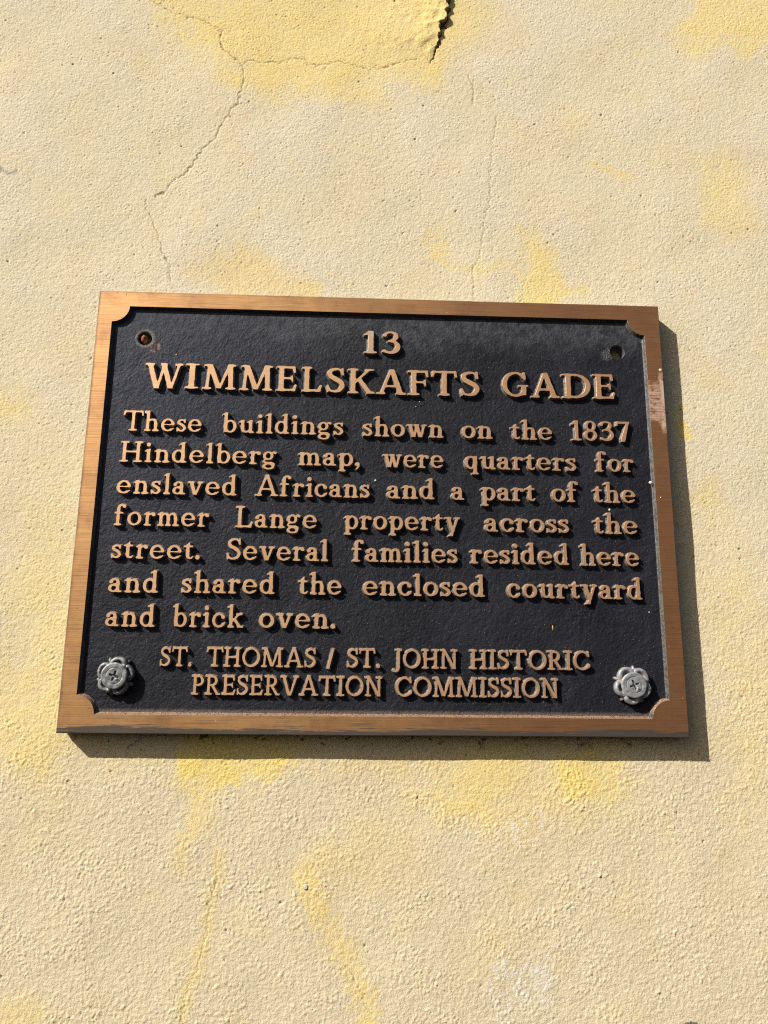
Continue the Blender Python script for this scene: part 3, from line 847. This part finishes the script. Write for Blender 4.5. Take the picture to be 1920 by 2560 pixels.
        g.stem(b, 0, 1); flag(b, 1.0); g.foot(b, .15, .15); g.diag(.50, .20, T * 1.3, X - .02, .27); g.diag(.30, .54, S * 1.15, .38, .02); g.foot(.56, .13, .14); g.head(.50, .14, .15, X)
    elif ch == 'v': g.diag(.13, .32, S * 1.12, X, 0); g.diag(.55, .35, T * 1.15, X, 0); g.head(.13, .15, .15, X, .07); g.head(.545, .13, .12, X, .07)
    elif ch == 'w':
        g.diag(.13, .30, S * 1.1, X, 0); g.diag(.46, .33, T * 1.1, X, 0); g.diag(.44, .61, S * 1.1, X, 0); g.diag(.80, .64, T * 1.1, X, 0)
        g.head(.13, .15, .14, X, .07); g.head(.45, .10, .10, X, .07); g.head(.795, .12, .12, X, .07)
    elif ch == 'y':
        g.diag(.13, .33, S * 1.12, X, -.02); g.diag(.56, .27, T * 1.2, X, -.22); g.head(.13, .15, .15, X, .07); g.head(.555, .13, .12, X, .07); g.quad([(.12, -.26), (.34, -.26), (.33, -.18), (.20, -.17)], .05)
    # ---- figures and marks
    elif ch == '1': g.stem(.24, 0, 1); g.foot(.24, .2, .2); g.quad([(.02, .86), (.03, .79), (.24, .83), (.24 + S / 2, 1.0), (.20, 1.0)], .04)
    elif ch == '3':
        g.caps([(.08, .80), (.15, .93), (.30, .955), (.43, .88), (.445, .74), (.36, .61), (.22, .555)], [T * .9, T, T, S * .8, S * .95, S * .8, T * .8])
        g.caps([(.22, .555), (.40, .52), (.50, .38), (.49, .20), (.37, .07), (.20, .045), (.07, .10)], [T * .8, T * 1.2, S, S, S * .9, T * 1.1, T]); g.dot(.08, .83, .07); g.dot(.07, .11, .075)
    elif ch == '7': g.bar(.03, 1 - T * .65, .56, 1 - T * .65, T * 1.3); g.quad([(0.02, 1.0), (.10, 1), (.07, .76), (0.0, .77)]); g.quad([(.46, .98), (.58, 1.0), (.36, -.03), (.20, -.03), (.22, .2)], .04)
    elif ch == '8': g.arc(.29, .745, .235, .27, 0, 360, S * .85, T); g.arc(.29, .265, .28, .28, 0, 360, S * .95, T)
    elif ch == '.': g.dot(.10, .085, .10)
    elif ch == ',': g.dot(.12, .10, .10); g.caps([(.17, .09), (.17, -.03), (.08, -.15)], [.10, .08, .045])
    elif ch == '/': g.bar(.04, -.08, .26, 1.0, .12)
    # soften as a casting does
    f = g.f
    for _ in range(2):
        p = np.pad(f, 1, mode='edge'); f = (p[:-2, 1:-1] + p[2:, 1:-1] + p[1:-1, :-2] + p[1:-1, 2:] + 4 * p[1:-1, 1:-1]) / 8
    return g, f

def contours(f, xs, ys):
    ny, nx = f.shape; seg = {}
    ins = f < 0
    c = ins[:-1, :-1].astype(int) + 2 * ins[:-1, 1:] + 4 * ins[1:, 1:] + 8 * ins[1:, :-1]
    J, I = np.nonzero((c > 0) & (c < 15))
    def ep(e, j, i):                               # edge id -> key
        return {0: ('h', j, i), 1: ('v', j, i + 1), 2: ('h', j + 1, i), 3: ('v', j, i)}[e]
    T_ = {1: [(3, 0)], 2: [(0, 1)], 3: [(3, 1)], 4: [(1, 2)], 5: [(3, 2), (1, 0)], 6: [(0, 2)], 7: [(3, 2)], 8: [(2, 3)], 9: [(2, 0)], 10: [(0, 3), (2, 1)], 11: [(2, 1)], 12: [(1, 3)], 13: [(1, 0)], 14: [(0, 3)]}
    for j, i in zip(J.tolist(), I.tolist()):
        for a, b in T_[c[j, i]]: seg[ep(a, j, i)] = ep(b, j, i)
    def pos(k):
        t, j, i = k
        if t == 'h': u, v = f[j, i], f[j, i + 1]; s = u / (u - v); return xs[i] + s * (xs[i + 1] - xs[i]), ys[j]
        u, v = f[j, i], f[j + 1, i]; s = u / (u - v); return xs[i], ys[j] + s * (ys[j + 1] - ys[j])
    loops = []
    while seg:
        k0 = next(iter(seg)); k = k0; L = []
        while k in seg:
            n = seg.pop(k); L.append(pos(k)); k = n
        if len(L) > 6: loops.append(L)
    return loops

def simplify(L, tol):
    L = np.array(L)
    def dp(P):
        if len(P) < 3: return [0, len(P) - 1] if len(P) > 1 else [0]
        keep = {0, len(P) - 1}; st = [(0, len(P) - 1)]
        while st:
            a, b = st.pop()
            if b - a < 2: continue
            A, B = P[a], P[b]; d = B - A; l = np.hypot(*d) + 1e-12
            dd = np.abs((P[a + 1:b, 0] - A[0]) * d[1] - (P[a + 1:b, 1] - A[1]) * d[0]) / l
            m = int(dd.argmax())
            if dd[m] > tol: keep.add(a + 1 + m); st += [(a, a + 1 + m), (a + 1 + m, b)]
        return sorted(keep)
    h = int(np.hypot(*(L - L[0]).T).argmax())
    A, B = L[:h + 1], np.vstack([L[h:], L[:1]])
    return np.vstack([A[dp(A)][:-1], B[dp(B)][:-1]])

GC = {}
def letter_mesh(ch, style):
    key = (ch, style)
    if key in GC: return GC[key]
    S, T, cap, dr = {'title': (.172, .095, .0605, .028), 'body': (.142, .090, .0475, .034), 'foot': (.146, .096, .0395, .040)}[style]
    g, f = glyph(ch, S, T)
    # cast edges wander a little
    nz = rng.standard_normal(f.shape)
    for _ in range(6):
        p = np.pad(nz, 1, mode='edge'); nz = (p[:-2, 1:-1] + p[2:, 1:-1] + p[1:-1, :-2] + p[1:-1, 2:] + p[1:-1, 1:-1]) / 5
    f = f + nz / nz.std() * 0.0035
    loops = [simplify(L, 0.0035) for L in contours(f, g.x, g.y)]
    loops = [L for L in loops if len(L) > 4]
    gy_, gx_ = np.gradient(f, 1 / RES)
    def nrm(p):
        i, j = (p[0] - g.x[0]) * RES, (p[1] - g.y[0]) * RES
        i0, j0 = int(i), int(j); a, b = i - i0, j - j0
        def bl(A): return (A[j0, i0] * (1 - a) + A[j0, i0 + 1] * a) * (1 - b) + (A[j0 + 1, i0] * (1 - a) + A[j0 + 1, i0 + 1] * a) * b
        n = np.array([bl(gx_), bl(gy_)]); return n / (np.hypot(*n) + 1e-9)
    allp = np.vstack(loops); mn, mx = allp[:, 0].min(), allp[:, 0].max()
    e = 0.008
    V_, F_, MI = [], [], []
    zr = REL * U
    top, base = [], 0
    rel = ((-e, 0.0), (0.0, 0.00016), (dr * 0.75, zr * 0.80), (dr * 1.25, zr * 0.955), (dr * 2.3, zr + 0.0001))
    for L in loops:
        N = [nrm(p) for p in L]; n = len(L)
        for off, z in rel: V_ += [((p[0] - mn + q[0] * off) * cap * U, z, (p[1] + q[1] * off) * cap * U) for p, q in zip(L, N)]
        for k in range(4):
            for i in range(n):
                j = (i + 1) % n
                F_.append((base + k * n + i, base + (k + 1) * n + i, base + (k + 1) * n + j, base + k * n + j)); MI.append(0 if k == 0 else 1)
        top.append(list(range(base, base + n))); base += 5 * n
    def area(t): return 0.5 * sum(V_[a][0] * V_[b][2] - V_[b][0] * V_[a][2] for a, b in zip(t, t[1:] + t[:1]))
    top.sort(key=lambda t: -abs(area(t)))
    sg = area(top[0]) > 0
    outs = [t for t in top if (area(t) > 0) == sg]
    holes = [t for t in top if (area(t) > 0) != sg]
    for t_ in outs:
        zs = [V_[i][2] for i in t_]
        grp = [t_] + [h for h in holes if min(zs) < V_[h[0]][2] < max(zs)]
        flat = [i for t in grp for i in t]
        for t in tessellate_polygon([[Vector((V_[i][0], V_[i][2], 0)) for i in t] for t in grp]):
            F_.append(tuple(flat[i] for i in t)); MI.append(0)
    me = bpy.data.meshes.new('raised_letter'); me.from_pydata(V_, [], F_)
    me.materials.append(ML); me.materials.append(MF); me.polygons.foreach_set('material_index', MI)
    bm = bmesh.new(); bm.from_mesh(me); bmesh.ops.recalc_face_normals(bm, faces=bm.faces)
    ok = [fc for fc in bm.faces if fc.material_index == 0 and abs(fc.normal.y) > 0.9]
    if ok and sum(fc.normal.y * fc.calc_area() for fc in ok) > 0: bmesh.ops.reverse_faces(bm, faces=bm.faces)
    bm.to_mesh(me); bm.free()
    GC[key] = (me, (mx - mn) * cap, cap)
    return GC[key]

MARKS = {'.': 'full_stop', ',': 'comma', '/': 'slash'}
def put(ch, style, x, y, sx=1.0, sy=1.0):
    me = letter_mesh(ch, style)[0]
    o = bpy.data.objects.new(MARKS.get(ch, 'raised_numeral' if ch.isdigit() else 'raised_letter'), me)
    o.location = PL(x, y, random.uniform(-0.00008, 0.00008)); o.scale = (sx, 1, sy)
    o.rotation_euler = (0, random.gauss(0, 0.004), 0)
    o.parent = plaque; COL.objects.link(o)

ROUND = set('oecdqgOCGS368a')
def word(txt, style, xa, xb, y):
    W_ = [letter_mesh(c, style)[1] for c in txt]
    cap = letter_mesh(txt[0], style)[2]
    g0 = {'body': 0.085, 'foot': 0.075, 'title': .08}[style] * cap
    gap = []
    for a, b in zip(txt, txt[1:]):
        q = g0
        if a in ROUND and b in ROUND: q *= 1.25
        if b in '.,': q *= 0.9
        if a + b in ('AT', 'VA', 'Th', 'TH', 'RV'): q *= 0.3
        gap.append(q)
    tot = sum(W_) + sum(gap)
    sx = min(max((xb - xa) / tot, 0.86), 1.16)
    ex = (xb - xa - sx * tot) / max(len(gap), 1)
    x = xa
    for i, c in enumerate(txt):
        put(c, style, x, y, sx); x += W_[i] * sx + (gap[i] * sx + ex if i < len(gap) else 0)

def line(style, ws):
    ys = []
    spans = []
    for t, xa, xb, yb in ws:
        p, q = at(xa, yb), at(xb, yb); ys.append((p[1] + q[1]) / 2); spans.append((t, p[0], q[0]))
    y = sum(ys) / len(ys)
    print(style, 'baseline', round(y, 4), [round(v - y, 4) for v in ys])
    for (t, a, b), yy in zip(spans, ys): word(t, style, a, b, y + 0.5 * (yy - y))

# the number and the street name, letter by letter
for c, xa, xb, yb in (('1', 908.7, 942.5, 882.5), ('3', 955.7, 1001.1, 883.6), ('W', 358.8, 455, 970.5), ('I', 461, 495.5, 970.6), ('M', 504.5, 588.8, 973), ('M', 598, 680.7, 975.6), ('E', 689, 741.5, 977.2), ('L', 753, 804.7, 979),
                      ('S', 816, 861, 981), ('K', 869, 936.5, 983.5), ('A', 941.3, 1014.8, 985.4), ('F', 1020, 1071.5, 987.4), ('T', 1078.7, 1143.8, 988.5), ('S', 1152, 1199.3, 990), ('G', 1257, 1322, 991.6), ('A', 1328, 1399.5, 994.2), ('D', 1407, 1478, 995.5), ('E', 1484, 1539, 996.6)):
    p, q = at(xa, yb), at(xb, yb); w = letter_mesh(c, 'title')[1]
    put(c, 'title', p[0], (p[1] + q[1]) / 2, (q[0] - p[0]) / w, 0.92 if c in '13' else 1.0)
line('body', [('These', 305.5, 503.3, 1077.3), ('buildings', 553.8, 858.5, 1083.5), ('shown', 907, 1109, 1092), ('on', 1155, 1232, 1096.5), ('the', 1278, 1381, 1099.5), ('1837', 1430, 1576, 1101.5)])
line('body', [('Hindelberg', 297.2, 691.2, 1157), ('map,', 745, 899.5, 1163.5), ('were', 957, 1109, 1169), ('quarters', 1162, 1441, 1175), ('for', 1492, 1585.5, 1179.6)])
line('body', [('enslaved', 289.4, 591.4, 1235.5), ('Africans', 636.8, 924.2, 1241.3), ('and', 967.5, 1086.5, 1246.5), ('a', 1129, 1160.8, 1249.8), ('part', 1203, 1339.4, 1252), ('of', 1381, 1447.6, 1254.5), ('the', 1485, 1590, 1257)])
line('body', [('former', 283.5, 521.4, 1314.5), ('Lange', 587.5, 791.9, 1319.5), ('property', 859.9, 1150.7, 1324.8), ('across', 1212.5, 1423.4, 1330.4), ('the', 1486, 1595.5, 1335)])
line('body', [('street.', 276, 499.3, 1397), ('Several', 565.8, 820.3, 1401), ('families', 881, 1144.4, 1405.3), ('resided', 1176.4, 1423.4, 1410), ('here', 1453, 1599.6, 1415)])
line('body', [('and', 269, 394.4, 1481.6), ('shared', 452, 686.4, 1483), ('the', 745, 853.6, 1485.5), ('enclosed', 907, 1213, 1489.5), ('courtyard', 1269, 1606.8, 1497)])
line('body', [('and', 261.6, 386, 1566.7), ('brick', 429.4, 608.2, 1568.2), ('oven.', 647, 838.6, 1569.8)])
line('foot', [('ST.', 398.4, 478.5, 1666.3), ('THOMAS', 515, 789, 1667.6), ('/', 817.4, 841.2, 1669), ('ST.', 868, 950.4, 1668.8), ('JOHN', 981, 1144, 1671), ('HISTORIC', 1175.3, 1476.7, 1673.8)])
line('foot', [('PRESERVATION', 476.7, 955.2, 1738.5), ('COMMISSION', 989, 1397.4, 1743.2)])

# ---------------------------------------------------------------- small flecks on the plaque
def lump(name, x, y, z, rx, ry, rz, mat, parent=None, seed=0, seg=(10, 6)):
    r = np.random.default_rng(seed); bm = bmesh.new()
    bmesh.ops.create_uvsphere(bm, u_segments=seg[0], v_segments=seg[1], radius=1.0)
    for v in bm.verts:
        k = 1 + 0.16 * r.standard_normal()
        v.co = Vector((v.co.x * rx * U * k, v.co.y * rz * U * k, v.co.z * ry * U * k)) + Vector(PL(x, y, z))
    me = bpy.data.meshes.new(name); bm.to_mesh(me); bm.free(); me.materials.append(mat)
    me.polygons.foreach_set('use_smooth', [True] * len(me.polygons))
    o = bpy.data.objects.new(name, me); COL.objects.link(o)
    if parent: o.parent = parent
    return o
WHITE = m_plain('dried_white_paint', (0.62, 0.56, 0.46), 0.8)
SPECKM = m_plain('bronze_spill', (0.52, 0.27, 0.11), 0.5, 0.3)
for k, (px, py, rx, ry, z, m_) in enumerate(((1627, 1207, .0042, .0036, .0005, WHITE), (1651, 925, .0036, .0036, .0, WHITE), (1382, 1570, .0018, .0052, REL, SPECKM), (938.5, 1201.5, .0026, .0024, REL, WHITE), (1524, 1275, .0030, .0030, REL, WHITE), (366, 1029, .0022, .0024, REL, WHITE), (1652, 1244, .0016, .0016, .0, WHITE), (441, 887, .0016, .0022, REL, SPECKM), (1049, 1005, .0017, .0012, REL, WHITE), (1040, 1017, .0018, .0008, REL, WHITE), (1623, 1531, .0012, .0020, REL, WHITE))):
    x, y = at(px, py, z); lump('paint_drip' if m_ is WHITE else 'bronze_speck', x, y, z, rx, ry, 0.0012, m_, plaque, 50 + k)

# ================================================================ SCREWS WITH FLOWER ROSETTES
def rosette(cx, cy, petal0, cross, sq, label, seed, MZ):
    root = empty('rosette_screw', W(cx, cy, REL))
    tag(root, label, 'screw', 'flower screws in the lower corners of the plaque')
    r = np.random.default_rng(seed)
    def rev(prof, n, ox=0, oy=0, sxy=(1, 1), rot=0, tilt=None):
        V_, F_ = [], []
        for rr, h in prof:
            for i in range(n):
                t = 2 * math.pi * i / n
                k = 1 + 0.035 * math.sin(3 * t + seed) + 0.02 * r.standard_normal()
                a, b = rr * k * sxy[0] * math.cos(t), rr * k * sxy[1] * math.sin(t)
                x, y = a * math.cos(rot) - b * math.sin(rot) + ox, a * math.sin(rot) + b * math.cos(rot) + oy
                hh = h * (1 + 0.05 * r.standard_normal())
                if tilt: hh += tilt * a
                V_.append((x * U, -hh * U, y * U))
        for k in range(len(prof) - 1):
            for i in range(n):
                j = (i + 1) % n; F_.append((k * n + i, k * n + j, (k + 1) * n + j, (k + 1) * n + i))
        F_.append(tuple(range((len(prof) - 1) * n, len(prof) * n)))
        return V_, F_
    V_, F_ = rev([(.030, -.0005), (.029, .0035), (.020, .0045), (.0165, .006), (.0160, ROS_H - .004)], 24)
    mesh_obj('flower_base', V_, F_, [MZ], root, smooth=True)
    for k in range(5):
        a = math.radians(petal0 + 72 * k + r.uniform(-5, 5)); s = sq * r.uniform(0.92, 1.06)
        V_, F_ = rev([(.0150, -.0005), (.0165, .004), (.0168, .0095), (.0160, .0140), (.0142, .0162), (.0110, .0168), (.0080, .0158), (.0062, .0115), (.002, .0100)], 22,
                     .0258 * math.cos(a), .0258 * math.sin(a), (0.90 * s, 1.18 * s), a, r.uniform(-.12, .05))
        mesh_obj('petal', V_, F_, [MZ], root, smooth=True)
        a2 = a + math.radians(36)
        V_, F_ = rev([(.0044, .000), (.0052, .004), (.0044, .0085), (.0024, .0105), (.0005, .011)], 10, .0345 * math.cos(a2), .0345 * math.sin(a2), (1.5, .85), a2, -.2)
        mesh_obj('sepal', V_, F_, [MZ], root, smooth=True)
    # head: a fine polar sheet so that the cross and the groove are real
    R0 = 0.0275; nr, na = 44, 96
    V_, F_ = [], []
    ca, sa = math.cos(cross), math.sin(cross)
    lump_ = r.standard_normal((8, 3))
    def height(x, y):
        rr = math.hypot(x, y) / R0
        h = ROS_H
        h -= 0.0014 * max(0, rr - 0.86) ** 2 / 0.0196
        h -= 0.0005 * math.exp(-((rr - 0.62) / 0.035) ** 2)
        h += 0.0007 * (1 - min(1, rr / 0.6) ** 2)
        u, v = x * ca + y * sa, -x * sa + y * ca
        w = 0.0026; l = 0.0104
        def arm(p, q): return max(abs(q) - w * (1 - 0.35 * abs(p) / l), abs(p) - l)
        d = min(arm(u, v), arm(v, u))
        h -= 0.0105 * min(1, max(0, -d / 0.0009 + 0.4)) * (1 - 0.5 * min(1, math.hypot(u, v) / l))
        # burr thrown up beside the slot
        h += 0.0016 * math.exp(-(((x - .0062) / .0035) ** 2 + ((y + .0070) / .003) ** 2))
        for a_, b_, c_ in lump_: h += 0.00012 * math.sin(a_ * 300 * x + b_ * 300 * y + c_)
        return h
    for i in range(nr + 1):
        rr = R0 * (i / nr)
        for j in range(na):
            t = 2 * math.pi * j / na; k = 1 + (0.018 * math.sin(2 * t + seed) + 0.01 * math.sin(5 * t)) * (i / nr)
            x, y = rr * k * math.cos(t), rr * k * math.sin(t)
            V_.append((x * U, -height(x, y) * U, y * U))
    for s, dz in ((1.0, 0.003), (0.96, 0.0055), (0.6, 0.0065)):
        for j in range(na):
            x, y, z = V_[nr * na + j]; V_.append((x * s, -(ROS_H - 0.0014 - dz) * U, z * s))
    for i in range(nr + 3):
        for j in range(na):
            q = (j + 1) % na; F_.append((i * na + j, i * na + q, (i + 1) * na + q, (i + 1) * na + j))
    mesh_obj('screw_head', V_, F_, [MZ], root, smooth=True)
    for ch in root.children:
        bm = bmesh.new(); bm.from_mesh(ch.data); bmesh.ops.recalc_face_normals(bm, faces=bm.faces)
        bm.to_mesh(ch.data); bm.free()
    return root
rosette(*ROS_A, 155, math.radians(-18), 0.95, 'dark grey flower-shaped screw in the left bottom corner, beside the letters ST.', 3, m_zinc('dark_oxidised_zinc', 0.75))
rosette(*ROS_B, 122, math.radians(20), 1.02, 'pale grey flower-shaped screw in the right bottom corner, beside the word COMMISSION', 8, m_zinc('pale_oxidised_zinc', 1.15))

# ---------------------------------------------------------------- broken bolt in the upper left hole, nail in the wall below
bx, by = at(361.5, 849, REL + 0.014)
o = lump('broken_bolt', bx, by, REL + 0.013, .0098, .0112, .010, MR, None, 5, (14, 9))
o.location = (0, 0, ZC)
tag(o, 'rusty broken bolt end inside the open hole at the upper left of the plaque', 'bolt')

nx_, ny_ = at(763, 2217, WALL_D)
nail = empty('nail', W(nx_, ny_, WALL_D))
tag(nail, 'small shiny nail head in the plaster atop a yellow streak below the plaque', 'nail')
def disc(name, prof, n, mat, parent):
    V_, F_ = [], []
    for rr, h in prof: V_ += [(rr * math.cos(2 * math.pi * i / n) * U, -h * U, rr * math.sin(2 * math.pi * i / n) * U) for i in range(n)]
    for k in range(len(prof) - 1):
        for i in range(n): j = (i + 1) % n; F_.append((k * n + i, k * n + j, (k + 1) * n + j, (k + 1) * n + i))
    F_.append(tuple(range((len(prof) - 1) * n, len(prof) * n)))
    return mesh_obj(name, V_, F_, [mat], parent, smooth=True)
STEEL = m_plain('bright_steel', (0.66, 0.63, 0.58), 0.45, 0.1)
disc('nail_head', [(.0046, -.002), (.0053, .0012), (.0048, .0022), (.0034, .0016), (.0020, .0019), (.0008, .0022)], 16, STEEL, nail)
disc('nail_shank', [(.0022, -.012), (.0022, .0005), (.0010, .0008)], 8, STEEL, nail)
